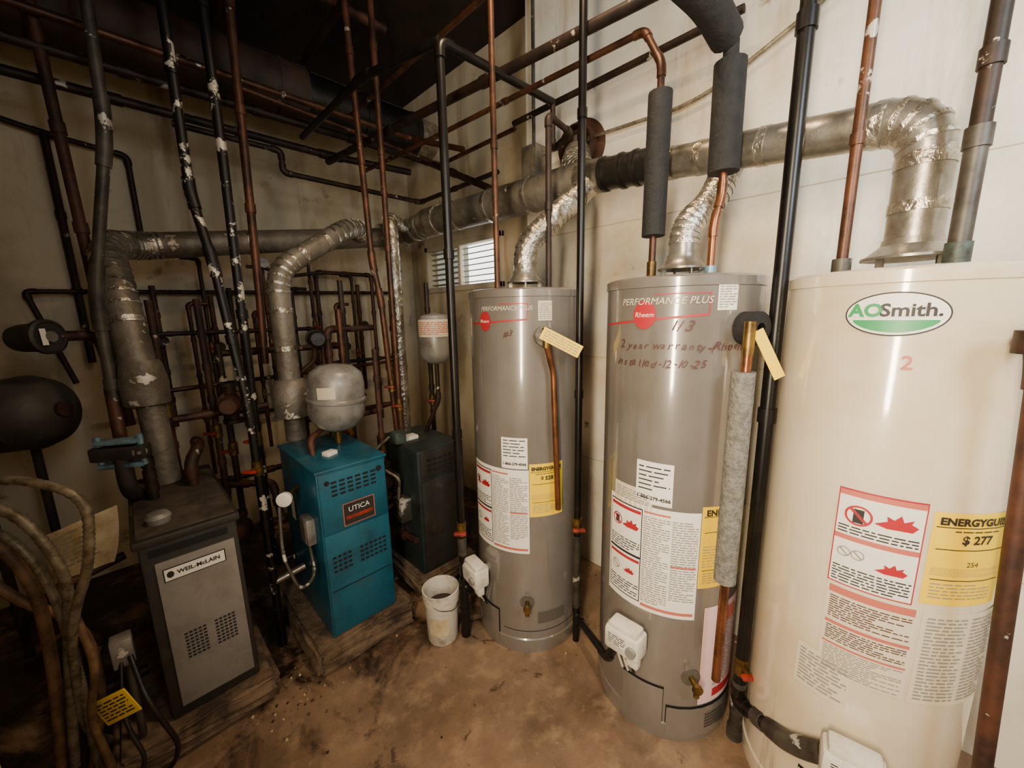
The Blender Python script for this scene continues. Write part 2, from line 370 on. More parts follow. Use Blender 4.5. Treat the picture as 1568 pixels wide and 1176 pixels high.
# heater 1
b,mp=heater(T1,RR,1.5,'rheem','rheemd',.074,.046); cm=cylmap(T1,RR)
swoosh(b,T1,RR,160,198,224,1.375,1.39); b.text('PERFORMANCE PLUS',.022,cm,s(203),1.43,'cream',shear=.2)
disc(b,cm,s(182),1.385,.028,.036,'red',.0035); b.text('Rheem',.016,cm,s(182),1.385,'white',off=.006,shear=.2)
b.rect(mp,234,247,1.385,1.455,'cream',.0015,4); b.para(cm,s(235),s(246),1.39,1.45,9,'inkg')
b.scrawl('#3',.028,cm,s(204),1.34,'inkr')
b.rect(mp,197,223,.82,.945,'white',.0013,6); b.para(cm,s(199),s(221),.865,.94,6,'ink',h=.28); b.text('1-866-279-4566',.0145,cm,s(210),.84,'ink',bold=.0005,off=.004)
biglabel(b,mp,T1,RR,153,224,.46,.815); energy(b,T1,RR,224.5,259,.62,.84,'528')
valve(b,T1,RR,170,.33); drain(b,T1,RR,221,.24); access(b,mp,158,190,.02,.18,'rheem')
b.rect(mp,195,280,.10,.103,'slot',.001,20)
b.rect(mp,232,262,.14,.19,'rheemd',.004,10)
b.done()
# heater 2
b,mp=heater(T2,RR,1.505,'rheem','rheemd',.074,.044); cm=cylmap(T2,RR)
swoosh(b,T2,RR,135,185,220,1.37,1.40); b.text('PERFORMANCE PLUS',.027,cm,s(190),1.437,'cream',off=.004,shear=.25)
disc(b,cm,s(178),1.40,.034,.04,'red',.0035); b.text('Rheem',.02,cm,s(178),1.40,'white',off=.006,shear=.2)
b.rect(mp,225,239,1.41,1.48,'white',.0015,4); b.para(cm,s(226),s(238),1.415,1.475,9,'inkg')
b.scrawl('1/3',.04,cm,s(198),1.37,'inkr'); b.scrawl('2 year warranty-(Rheem)',.031,cm,s(160),1.312,'inkr',adv=.58); b.scrawl('installed-12-10-25',.031,cm,s(156),1.262,'inkr',adv=.62)
b.rect(mp,177,204,.83,.965,'white',.0013,6); b.para(cm,s(179),s(202),.87,.955,6,'ink',h=.28); b.text('1-866-279-4566',.0155,cm,s(190.5),.85,'ink',bold=.0005,off=.004)
b.rect(mp,156,190,.795,.87,'cream',.0012,8); b.para(cm,s(158),s(188),.82,.86,5,'inkg')
biglabel(b,mp,T2,RR,151,225,.46,.82); energy(b,T2,RR,225.5,275,.57,.84,'528')
b.rect(mp,233,284,.14,.50,'pink',.0013,12); b.para(cm,s(246),s(282),.2,.47,26,'inkg'); b.rect(mp,246,268,.43,.48,'redl',.0032,6); b.rect(mp,246,282,.16,.19,'red',.0032,6)
valve(b,T2,RR,180,.37); drain(b,T2,RR,226,.25)
access(b,mp,172,206,.02,.2,'rheem'); access(b,mp,208,285,.02,.135,'rheem')
for i in range(5):
    for j in range(12): b.rect(mp,240+j*1.7,241+j*1.7,.05+i*.012,.057+i*.012,'slot',.0075)
b.done()
# heater 3
b,mp=heater(T3,RR,1.487,'ao','aod',.09,.05); cm=cylmap(T3,RR)
disc(b,cm,s(178),1.395,.080,.045,'ink',.0016); disc(b,cm,s(178),1.395,.077,.042,'white',.0024)
vs=[];n=24
for i in range(n+1):
    a=math.radians(205+130*i/n); vs.append(cm(s(178)+.071*math.cos(a),1.395+.037*math.sin(a),.0034)); vs.append(cm(s(178)+.071*math.cos(a),1.383 if 1.395+.037*math.sin(a)<1.383 else 1.395+.037*math.sin(a),.0034))
b.add(vs,[(2*i,2*i+2,2*i+3,2*i+1) for i in range(n)],'logog')
b.text('AO',.036,cm,s(178)-.045,1.402,'logog',off=.0055,bold=.0014); b.text('Smith.',.036,cm,s(178)+.022,1.402,'ink',off=.0055,bold=.0008)
b.text('2',.04,cm,s(185),1.295,'redl',bold=.0005)
b.rect(mp,166.4,202.6,.765,1.004,'red',.0012,12); b.rect(mp,167,202,.768,1.0,'white',.0016,12)
b.rect(mp,167,202,.988,1.0,'redl',.002,12); b.rect(mp,167,202,.88,.892,'redl',.002,12)
ring(b,cm,s(176),.945,.024,'red'); b.rect(cm,s(176)-.009,s(176)+.009,.927,.96,'ink',.003); flame(b,cm,s(191),.95,.034)
ring(b,cm,s(172),.85,.012,'inkg'); ring(b,cm,s(178),.85,.012,'inkg'); flame(b,cm,s(192),.838,.026); b.para(cm,s(168),s(201),.772,.815,6,'ink'); b.para(cm,s(168),s(201),.896,.918,3,'ink')
b.rect(mp,167,206,.525,.763,'cream',.0014,12); b.rect(mp,168,205,.738,.756,'redl',.002,12); b.rect(mp,168,205,.655,.663,'redl',.002,12); b.rect(mp,168,205,.60,.605,'redl',.002,12)
b.para(cm,s(169),s(204),.672,.732,10,'inkr'); b.para(cm,s(169),s(204),.612,.652,7,'inkr'); b.para(cm,s(169),s(204),.53,.598,12,'inkg')
energy(b,T3,RR,205,246,.775,.99,'277'); b.text('254',.016,cm,s(225),.875,'ink',off=.0045)
b.rect(mp,208,256,.52,.755,'cream',.0012,12); b.para(cm,s(210),s(230),.53,.745,24,'inkg'); b.para(cm,s(233),s(253),.53,.745,24,'inkg')
b.rect(mp,156,183,.44,.56,'cream',.0014,8); b.para(cm,s(158),s(182),.45,.55,10,'inkg')
valve(b,T3,RR,188,.34); access(b,mp,165,205,.02,.2,'ao')
b.done()
# ---------------- flues
b=MB('flue_duct')
b.tube([(1.35,0,1.54),(1.35,0,1.83),(1.38,.17,1.855),(1.41,.42,1.89),(1.45,.72,1.93)],.051,'galv',fil=.09,gore=True,joints=.11,seg=28,fm='foil')
b.cyl((1.45,.70,1.935),(1.46,.90,1.955),.060,'blackduct',28)
for y in (.70,.76,.82,.9): b.cyl((1.45,y-.006,1.935+.08*(y-.7)),(1.45,y+.006,1.935+.08*(y-.7)),.065,'blackduct',28)
b.cyl((1.46,.9,1.955),(1.5,1.10,1.98),.066,'foil',28)
b.tube([(1.5,1.02,1.98),(1.55,1.12,2.05),(1.655,1.18,2.15)],.066,'foil',gore=True,seg=28)
b.done()
b=MB('flue_connector'); b.tube([(1.197,1.109,1.56),(1.197,1.109,1.68),(1.29,1.03,1.79),(1.46,.97,1.94)],.046,'foil',fil=.06,gore=True,joints=.1,seg=24); b.done()
b=MB('flue_connector'); b.tube([(1.295,.513,1.57),(1.295,.513,1.67),(1.36,.46,1.74),(1.42,.43,1.87)],.044,'galv',fil=.07,gore=True,joints=.1,seg=24,fm='foil'); b.done()
b=MB('chimney_thimble')
b.lathe([(.13,0),(.13,.012),(.10,.02),(.095,.07),(.088,.07),(.085,.03),(0,.03)],(1.72,1.2,2.2),'rust',axis=(-1,0,0))
b.lathe([(.07,.05),(.07,.06),(0,.062)],(1.72,1.2,2.2),'brown',axis=(-1,0,0)); b.box((1.66,1.2,2.2),(.01,.02,.09),'galv'); b.done()
b=MB('junction_box'); b.mm((1.6,1.40,2.08),(1.72,1.5,2.26),'galv'); b.mm((1.596,1.41,2.1),(1.6,1.49,2.24),'duct',.001); b.done()
b=MB('main_flue')
b.tube([(.03,2.12,1.24),(.01,2.22,1.58),(0.0,2.4,1.72),(0.1,2.6,1.76)],.056,'duct',fil=.12,gore=True,joints=.2,seg=26,fm='foil')
b.tube([(0.03,2.5,1.745),(0.12,2.6,1.76),(1.45,2.6,1.96)],.062,'duct',fil=.12,gore=True,joints=.45,seg=26,fm='foil')
b.tube([(1.40,2.6,1.955),(1.5,2.55,1.98),(1.5,2.2,2.0),(1.5,1.05,1.97)],.08,'duct',fil=.10,gore=True,joints=.35,seg=26,fm='foil')
b.cyl((1.34,2.6,1.945),(1.48,2.58,1.97),.088,'foil',26); b.cyl((1.5,2.25,2.0),(1.5,2.1,1.998),.088,'foil',26)
b.cyl((.05,2.08,.75),(.04,2.1,1.12),.045,'duct',24)
b.lathe([(.047,1.07),(.073,1.085),(.076,1.17),(.065,1.24),(.056,1.26)],(.035,2.11,0),'duct')
b.done()
b=MB('boiler_flue')
b.tube([(.53,2.02,1.1),(.53,2.02,1.62),(.89,2.08,1.86),(1.1,2.35,1.93),(1.2,2.6,1.93)],.047,'duct',fil=.09,gore=True,joints=.2,seg=24,fm='foil')
b.cyl((.53,2.02,.83),(.53,2.02,.98),.045,'duct',24)
b.lathe([(.047,.94),(.078,.95),(.082,1.07),(.064,1.12),(.05,1.13)],(.53,2.02,0),'duct')
b.done()
b=MB('vent_riser'); b.tube([(1.06,1.93,.75),(1.06,1.93,1.9),(1.2,2.2,1.97),(1.4,2.35,1.98)],.036,'foil',fil=.08,gore=True,joints=.22,seg=20); b.done()
b=MB('overhead_duct'); b.cyl((-.8,2.66,2.7),(.95,2.66,2.7),.15,'ductd',32); b.cyl((.9,2.66,2.7),(1.7,2.66,2.7),.135,'blackduct',32)
for x in (-.1,.35,.8,.95,1.3,1.66): b.cyl((x,2.66,2.7),(x+.02,2.66,2.7),.156 if x<.9 else .142,'ductd' if x<.9 else 'blackduct',32)
b.cyl((1.68,2.66,2.7),(1.845,2.66,2.7),.12,'foil',32); b.done()
# ---------------- pipes
def pipe(name,pts,r,m,**k):
    k.setdefault('fit',True); b=MB(name); b.tube(pts,r,m,**k); return b
def valveh(b,p,m='redh',r=.02,n=(-.7,-.7,0)):
    p=V(p); n=V(n).normalized(); b.cyl(p-V((0,0,.03)),p+V((0,0,.03)),r,'brass'); b.cyl(p,p+n*.04,.008,'brass'); b.box(p+n*.045,(.05,.02,.012),m,.004,rz=-45)
b=pipe('gas_pipe',[(1.262,.238,H),(1.262,.238,.14),(1.10,.08,.27)],.019,'black',joints=1.1); valveh(b,(1.262,.238,.28)); b.cyl((1.262,.238,.14),(1.262,.238,.0),.019,'graypipe'); b.cyl((1.262,.238,.04),(1.262,.238,.0),.024,'graypipe'); b.cyl((1.262,.238,.22),(1.262,.238,.1),.022,'graypipe'); b.tube([(1.23,.2,.165),(1.10,.08,.27),(1.08,-.02,.34)],.0205,'graypipe',fit=True,joints=.07); b.done()
b=pipe('gas_pipe',[(1.215,.85,H),(1.215,.85,.12),(1.09,.62,.16),(1.06,.56,.3)],.014,'black',joints=1.2); valveh(b,(1.215,.85,.55)); b.cyl((1.215,.85,.12),(1.215,.85,.0),.014,'black'); b.cyl((1.215,.85,.5),(1.215,.85,.13),.0155,'graypipe'); b.done()
b=pipe('gas_pipe',[(1.49,1.2,2.33),(.90,1.22,2.33),(.90,1.22,.24),(.92,1.15,.24),(.935,1.15,.32)],.016,'black',joints=.9); valveh(b,(.90,1.22,.52)); b.cyl((.90,1.22,.24),(.90,1.22,.1),.017,'black'); b.cyl((.90,1.22,.14),(.90,1.22,.0),.02,'black'); b.cyl((.90,1.22,.4),(.90,1.22,.48),.02,'graypipe'); b.done()
pipe('gas_pipe',[(1.36,-.3,2.35),(1.27,.67,2.35),(1.04,2.6,2.35)],.019,'brown',joints=.8).done()
pipe('gas_pipe',[(.90,1.22,2.33),(.80,1.6,2.33),(.80,2.3,2.33)],.015,'black').done()
b=pipe('water_pipe',[(1.26,.6,1.5),(1.27,.6,2.15),(1.31,.68,2.29),(1.25,1.9,2.30),(1.2,2.5,2.3)],.011,'copper',joints=.9); b.tube([(1.262,.6,1.65),(1.27,.6,2.07)],.036,'foam'); b.cyl((1.26,.6,1.5),(1.26,.6,1.57),.015,'brass'); b.done()
b=pipe('water_pipe',[(1.27,.42,1.5),(1.27,.42,1.66),(1.29,.41,1.74),(1.29,.41,2.12)],.011,'coppern'); b.tube([(1.29,.41,1.8),(1.285,.41,2.08)],.042,'foam'); b.cyl((1.285,.41,2.08),(1.28,.41,2.13),.02,'foam'); b.tube([(1.27,.42,2.14),(1.16,.43,2.17),(.8,.5,2.2),(.3,.6,2.2)],.042,'foam',fil=.05); b.cyl((1.27,.42,1.5),(1.27,.42,1.54),.016,'blue'); b.done()
b=pipe('water_pipe',[(1.30,.12,1.49),(1.30,.12,H)],.012,'copper',joints=.35); b.cyl((1.30,.12,1.49),(1.30,.12,1.53),.02,'graypipe'); b.done()
b=pipe('water_pipe',[(1.262,-.07,1.49),(1.262,-.07,H)],.016,'brown',joints=.45); b.cyl((1.262,-.07,1.49),(1.262,-.07,1.54),.021,'green'); b.cyl((1.262,-.07,1.54),(1.262,-.07,1.72),.0175,'graypipe'); b.cyl((1.262,-.07,1.72),(1.262,-.07,1.76),.021,'graypipe'); b.done()
b=pipe('water_pipe',[(1.06,1.13,1.5),(1.06,1.13,H)],.011,'copper',joints=.7); b.done()
b=pipe('water_pipe',[(1.24,1.02,1.5),(1.24,1.02,2.14),(1.42,1.05,2.14),(1.49,1.2,2.14),(1.49,1.2,2.33)],.012,'brown',joints=.5); b.done()
def tp(name,c,ang,z):
    a=math.radians(ang); n=V((math.cos(a),math.sin(a),0)); p=V((c[0],c[1],z))+n*RR; b=MB(name)
    return b,p,n
b,p,n=tp('relief_valve',T1,238,1.33)
b.lathe([(.035,0),(.035,.03),(.012,.035)],p,'foamg',axis=n,seg=24); q=p+n*.045; b.cyl(p,q,.012,'brass'); b.cyl(q+V((0,0,.03)),q-V((0,0,.04)),.014,'brass')
b.tube([q-V((0,0,.03)),V((1.085,.872,1.2)),V((1.10,.86,.66))],.0115,'coppern')
R=Matrix.Rotation(math.radians(-50),3,'Z')@Matrix.Rotation(math.radians(28),3,'Y'); c0=q+V((.02,-.05,-.02)); b.box(c0,(.15,.002,.045),'yellow',0,rot=R)
b.para(lambda x,y,o:tuple(c0+R@V((x,-o,y))),-.065,.065,-.018,.018,4,'inkg',.003,h=.3); b.done()
b,p,n=tp('relief_valve',T2,247,1.36)
b.lathe([(.045,0),(.045,.045),(.015,.05)],p,'foam',axis=n,seg=24); q=V((1.135,.27,1.355)); b.cyl(p+n*.02,q,.013,'brass'); b.cyl(q+V((0,0,.025)),q-V((0,0,.06)),.014,'brass')
b.cyl(q-V((0,0,.03)),(1.13,.275,.30),.0125,'coppern'); b.cyl((1.133,.275,1.25),(1.13,.275,.64),.029,'foamg')
R2=Matrix.Rotation(math.radians(-50),3,'Z')@Matrix.Rotation(math.radians(62),3,'Y'); c1=q+V((.035,-.04,-.06)); b.box(c1,(.14,.002,.028),'yellow',0,rot=R2); b.done()
b,p,n=tp('relief_valve',T3,232,1.35)
q=V((1.11,-.175,1.345)); b.cyl(p,q,.016,'rust'); b.lathe([(.0,-.02),(.03,-.02),(.03,.02),(0,.02)],q,'rust',axis=(0,0,1),seg=20); b.cyl(q,q+V((-.02,-.05,.03)),.02,'rust')
b.tube([q,V((1.113,-.182,1.3)),V((1.145,-.25,.02))],.0145,'rust',fit=True); b.done()
# left verticals
b=pipe('riser_pipe',[(.09,2.03,H),(.06,2.06,2.07),(-.05,2.11,1.5),(-.06,2.12,.85)],.018,'graypipe',joints=.6,fil=.1); b.done()
b=pipe('riser_pipe',[(-.07,2.4,H),(-.07,2.42,2.53),(-.05,2.42,1.42),(-.03,2.4,.95)],.019,'rust',joints=.5); b.done()
b=pipe('riser_pipe',[(.25,1.86,H),(.245,1.87,1.86),(.275,1.83,1.62),(.31,1.77,1.05),(.31,1.77,.1)],.016,'blackp',joints=.5); valveh(b,(.31,1.77,.82)); b.cyl((.31,1.77,.12),(.31,1.77,0),.018,'black'); b.tube([(.31,1.77,.3),(.43,1.75,.33)],.014,'galv'); b.done()
b=pipe('riser_pipe',[(.37,1.9,H),(.365,1.9,2.0),(.35,1.92,.86),(.35,1.92,.3),(.43,1.92,.3)],.017,'blackp',joints=.6); valveh(b,(.35,1.92,.9)); b.done()
b=pipe('riser_pipe',[(.50,2.06,H),(.47,2.1,1.5),(.46,2.12,1.2)],.017,'copper',joints=.5); b.done()
b=pipe('riser_pipe',[(.90,1.92,H),(.93,1.9,1.68),(.95,1.88,1.5),(.98,1.87,.8)],.015,'copper',joints=.5); valveh(b,(.97,1.87,1.05)); b.done()
b=pipe('riser_pipe',[(.99,1.84,H),(.99,1.84,1.3),(.99,1.84,.5),(.93,1.75,.4)],.014,'copper',joints=.5); valveh(b,(.99,1.84,.95)); b.done()
# horizontals upper
pipe('supply_pipe',[(-.8,2.58,2.38),(1.05,2.58,2.38),(1.55,2.5,2.38)],.02,'brown',joints=.6).done()
pipe('supply_pipe',[(-.8,2.42,2.43),(1.6,2.42,2.45),(1.6,1.75,2.12)],.02,'brown',joints=.6).done()
pipe('supply_pipe',[(-.8,2.38,2.54),(1.5,2.38,2.54),(1.62,2.0,2.4)],.017,'copper',joints=.7).done()
pipe('supply_pipe',[(.3,2.5,2.31),(.75,2.5,2.31),(.75,2.5,2.2),(1.62,2.5,2.2),(1.62,1.7,2.2)],.014,'brown',joints=.7).done()
pipe('supply_pipe',[(.55,2.3,2.47),(1.66,2.3,2.40),(1.66,1.6,2.40)],.012,'copper',joints=.7).done()
pipe('supply_pipe',[(-.8,2.1,2.9),(1.2,2.1,2.9)],.024,'rust',joints=.6).done()
pipe('supply_pipe',[(.95,.3,2.86),(.95,2.6,2.86)],.018,'brown',joints=.6).done()
pipe('supply_pipe',[(.5,1.1,2.8),(.5,2.6,2.8)],.02,'brown',joints=.6).done()
pipe('supply_pipe',[(1.15,1.0,H),(1.15,1.2,2.6),(1.15,2.5,2.6)],.012,'copper').done()
pipe('supply_pipe',[(1.6,.48,2.39),(1.6,1.55,2.39)],.014,'brown').done()
def bx(name,pts,r,m='cable',fil=.14):
    b=MB(name); pth,_=b.path([V(p) for p in pts],fil,12); out=[];rr=[]
    for a,c in zip(pth[:-1],pth[1:]):
        L=(c-a).length; k=max(1,int(L/.006))
        for i in range(k): out.append(a+(c-a)*(i/k)); rr.append(r*(1 if len(rr)%2 else .86))
    b.sweep(out,rr,m,10); return b
bx('armoured_cable',[(1.69,-.1,2.75),(1.69,.22,2.38),(1.69,.64,2.2),(1.69,1.04,2.22),(1.66,1.42,2.22)],.008).done()
b=MB('wall_conduit'); b.tube([(1.70,1.50,H),(1.70,1.50,2.26)],.009,'graypipe'); b.done()
# wall pipes left
pipe('wall_pipe',[(-.6,3.0,2.40),(-.12,3.0,2.30),(.15,3.0,2.27),(.15,3.0,1.8)],.013,'brown',joints=.5).done()
pipe('wall_pipe',[(-.13,3.0,2.3),(-.13,3.0,1.2)],.016,'brown',joints=.5).done()
pipe('wall_pipe',[(-.2,2.98,1.1),(-.3,2.98,1.56),(1.7,2.98,1.6)],.012,'brown',joints=.4).done()
pipe('wall_pipe',[(.5,2.95,1.6),(.5,2.95,.8),(1.3,2.95,.8)],.014,'brown',joints=.3).done()
pipe('wall_pipe',[(1.0,2.9,.6),(1.0,2.9,1.72),(1.4,2.9,1.72),(1.4,2.9,.6)],.014,'rust',joints=.3).done()
for x,z in ((.15,1.3),(.4,1.25),(.75,1.35),(1.15,1.2),(1.3,1.35)):
    b=pipe('wall_pipe',[(x,2.93,z+.3),(x,2.93,z-.5)],.014,'rust',joints=.2); b.cyl((x,2.93,z),(x,2.86,z),.012,'brass'); b.cyl((x,2.86,z),(x,2.85,z),.03,'brown'); b.done()
# copper branch lines on the wall with small valves
rnd=random.Random(11)
for i,(x,z0_,z1_) in enumerate(((.02,.7,1.62),(.28,.5,1.5),(.36,.9,1.75),(.58,.6,1.45),(.66,.9,1.72),(.82,.5,1.6),(.92,1.0,1.85),(1.08,.6,1.5),(1.22,.8,1.7),(1.5,.5,1.75))):
    y=2.78+.03*(i%3); m_=('rust','copper','brown')[i%3]
    b=pipe('branch_pipe',[(x,y,z0_),(x,y,z1_),(x+(.09 if i%2 else -.08),y,z1_)],.0105,m_,joints=.22)
    valveh(b,(x,y,z0_+.35),('redh','expt')[i%2],.014,(0,-1,0)); b.done()
pipe('branch_pipe',[(-.1,2.84,1.02),(1.55,2.84,1.06)],.013,'copper',joints=.22).done()
pipe('branch_pipe',[(0,2.76,1.34),(.9,2.76,1.34),(.9,2.76,1.1),(1.5,2.76,1.1)],.012,'brown',joints=.2).done()
pipe('branch_pipe',[(.1,2.5,.55),(.7,2.5,.55),(.7,2.5,.8),(1.4,2.5,.8)],.016,'rust',joints=.2).done()
b=pipe('branch_pipe',[(.62,2.7,1.72),(.75,2.7,1.66),(.98,2.7,1.70)],.011,'dark'); b.lathe([(.028,-.004),(.028,.004),(0,.004)],(.64,2.67,1.73),'expt',axis=(0,-1,.1),seg=16); b.done()
# ---------------- boilers
def vents(b,mp,x0,x1,y0,y1,nx,ny):
    for i in range(nx):
        for j in range(ny):
            xx=x0+(x1-x0)*(i+.15)/nx; yy=y0+(y1-y0)*(j+.25)/ny
            b.rect(mp,xx,xx+(x1-x0)/nx*.7,yy,yy+(y1-y0)/ny*.5,'slot',.0015)
b=MB('boiler')
b.mm((.435,1.49,.12),(.715,1.96,.835),'teal',.008); b.mm((.43,1.483,.825),(.72,1.965,.838),'teal',.004)
b.mm((.442,1.484,.14),(.708,1.49,.57),'teal',.002); b.mm((.442,1.484,.575),(.708,1.49,.82),'teal',.002)
mp=flat((.43,1.484,.12),(1,0,0),(0,-1,0))
vents(b,mp,.05,.24,.60,.67,6,4); vents(b,mp,.03,.11,.28,.36,4,4); vents(b,mp,.14,.26,.28,.36,6,4)
b.rect(mp,.09,.22,.465,.56,'redl',.0018); b.rect(mp,.093,.217,.468,.557,'ink',.0022); b.rect(mp,.1,.21,.49,.505,'redh',.003); b.text('UTICA',.03,mp,.155,.53,'white'); b.rect(mp,.02,.27,.205,.209,'slot',.002); disc(b,mp,.25,.665,.012,.012,'slot',.002); disc(b,mp,.04,.665,.01,.01,'slot',.002)
mp=flat((.435,1.96,.12),(0,-1,0),(-1,0,0)); b.rect(mp,.1,.15,.4,.5,'cream',.002)
b.mm((.40,1.55,.52),(.435,1.63,.63),'expt',.006); b.mm((.396,1.56,.53),(.40,1.62,.62),'galv',.001)
b.tube([(.415,1.59,.52),(.40,1.5,.42),(.33,1.45,.42),(.30,1.5,.55),(.33,1.6,.7)],.006,'graypipe',fil=.05)
b.box((.55,1.65,.845),(.05,.04,.02),'white',.004,rz=20)
b.tube([(.5,1.7,.835),(.5,1.72,.9),(.6,1.8,.93)],.012,'rust',fit=True); b.tube([(.66,1.9,.83),(.66,1.9,1.05)],.014,'brown',joints=.08,fit=True)
b.done()
b=MB('boiler')
x0,x1,y0,z0,z1=-.06,.19,1.56,.1,.755
b.mm((x0,y0,z0),(x1,2.2,z1-.004),'dgrey',.008); b.mm((x0-.012,y0-.01,z1-.03),(x1+.01,2.2,z1-.002),'dgrey',.006); b.mm((x0,y0+.01,z1-.01),(x1,2.19,z1+.002),'dusty',.003)
b.mm((x0+.03,y0-.008,z0+.04),(x1-.015,y0,z1-.09),'lgrey',.004); mp=flat((x0,y0-.008,z0),(1,0,0),(0,-1,0))
b.rect(mp,.045,.205,.495,.54,'slot',.001); b.rect(mp,.048,.202,.498,.537,'white',.002); b.text('WEIL-McLAIN',.0185,mp,.134,.518,'ink',bold=.0006); disc(b,mp,.062,.518,.009,.011,'ink',.003)
vents(b,mp,.065,.125,.2,.3,5,8); vents(b,mp,.145,.205,.2,.3,5,8); b.rect(mp,.02,.22,.59,.612,'slot',.001)
mp=flat((x0,2.2,z0),(0,-1,0),(-1,0,0)); b.rect(mp,.3,.5,.25,.45,'slot',.001)
b.tube([(.12,1.95,z1),(.12,1.95,.85),(.16,2.0,.9),(.16,2.1,.9)],.018,'rust',fit=True,joints=.08); b.tube([(.0,1.9,z1),(.0,1.9,.95)],.016,'brown',fit=True,joints=.06)
b.done()
b=MB('boiler')
b.mm((.92,1.58,.1),(1.2,2.0,.76),'dgreen',.008); b.mm((.935,1.572,.12),(1.19,1.58,.6),'dgrey',.003); b.mm((.935,1.572,.62),(1.19,1.58,.75),'dgrey',.003)
mp=flat((.92,2.0,.1),(0,-1,0),(-1,0,0)); b.rect(mp,.16,.24,.15,.5,'lgrey',.002); b.para(mp,.165,.235,.16,.45,14,'ink',.003)
mp=flat((.935,1.572,.12),(1,0,0),(0,-1,0)); vents(b,mp,.03,.22,.52,.6,6,3)
b.mm((.86,1.66,.38),(.92,1.74,.50),'graypipe',.005); b.tube([(.87,1.7,.5),(.86,1.65,.63),(.82,1.7,.66),(.82,1.85,.72),(.9,1.8,.8)],.007,'cable',fil=.06)
b.mm((.88,1.7,.78),(.94,1.76,.84),'green',.005); b.box((1.0,1.8,.77),(.1,.06,.02),'white',.003); b.done()
def slab(name,a,c,m,seed):
    bm=bmesh.new(); bmesh.ops.create_cube(bm,size=1)
    for v in bm.verts: v.co=V((v.co.x*(c[0]-a[0]),v.co.y*(c[1]-a[1]),v.co.z*(c[2]-a[2])))
    bmesh.ops.bevel(bm,geom=bm.edges[:],offset=.02,segments=2,affect='EDGES'); bmesh.ops.subdivide_edges(bm,edges=bm.edges[:],cuts=4,use_grid_fill=True)
    rnd=random.Random(seed)
    for v in bm.verts:
        k=1 if v.co.z>-(c[2]-a[2])*.45 else .3
        v.co+=V((rnd.uniform(-1,1)*.007*k,rnd.uniform(-1,1)*.007*k,0 if k<1 else rnd.uniform(-1,0)*.004))
    me=bpy.data.meshes.new(name); bm.to_mesh(me); bm.free(); me.materials.append(M[m]); o=bpy.data.objects.new(name,me); o.location=[(a[i]+c[i])/2 for i in range(3)]; bpy.context.collection.objects.link(o)
slab('concrete_plinth',(.36,1.45,0),(.79,2.05,.118),'conc',1)
slab('concrete_plinth',(-.2,1.50,0),(.24,2.3,.1),'conc',2)
slab('concrete_plinth',(.88,1.55,0),(1.25,2.05,.1),'conc',3)
b=MB('floor_debris'); rnd=random.Random(3)
for i in range(150):
    if i<60: x,y=rnd.gauss(.28,.09),rnd.gauss(1.47,.07)
    elif i<90: x,y=rnd.uniform(-.1,1.2),rnd.uniform(.5,1.5)
    else: x,y=rnd.uniform(1.45,1.7),rnd.uniform(.2,1.5)
    if .36<x<.8 and y>1.45 or x<.24 and y>1.5: continue
    q=rnd.uniform(.002,.006); b.box((x,y,q*.4),(q*rnd.uniform(1,2),q*1.3,q),rnd.choice(['conc','conc','dark','paper']),q*.2,rz=rnd.uniform(0,90))
b.done()
# expansion tanks
b=MB('expansion_tank'); b.lathe([(0,0),(.04,.004),(.09,.03),(.115,.07),(.119,.10),(.119,.14),(.124,.145),(.124,.155),(.119,.16),(.119,.22),(.107,.27),(.07,.3),(0,.31)],(.635,1.77,.90),'expt',axis=(.05,-.04,1)); b.cyl((.635,1.77,.93),(.635,1.77,.84),.014,'brass'); mp=cylmap((.64,1.767),.119); b.rect(mp,math.radians(215)*.119,math.radians(250)*.119,1.07,1.12,'cream',.003,6); b.done()
b=MB('expansion_tank'); b.lathe([(0,0),(.04,.004),(.075,.03),(.085,.06),(.085,.22),(.07,.26),(0,.275)],(1.19,1.77,1.15),'expt'); mp=cylmap((1.19,1.77),.085); b.rect(mp,math.radians(150)*.085,math.radians(310)*.085,1.30,1.39,'cream',.001,16); b.para(mp,math.radians(175)*.085,math.radians(290)*.085,1.31,1.38,7,'redl'); b.tube([(1.19,1.77,1.16),(1.19,1.77,.95),(1.15,1.85,.76)],.012,'brown',fit=True); b.done()
# bucket
b=MB('bucket'); bx_,by=.825,1.29
b.lathe([(0,.004),(.06,.0),(.065,.01),(.072,.19),(.077,.19),(.077,.215),(.080,.217),(.080,.245),(.075,.247),(.071,.235),(.062,.03),(0,.03)],(bx_,by,0),'plaster'); b.lathe([(0,.16),(.069,.16)],(bx_,by,0),'dark')
mp=degmap((bx_,by),.069); b.rect(mp,190,260,.06,.14,'paper',.003,8)
b.tube([(bx_-.08,by,.225),(bx_-.055,by-.065,.19),(bx_+.03,by-.08,.16),(bx_+.08,by,.225)],.002,'graypipe',fil=.04,seg=6); b.done()
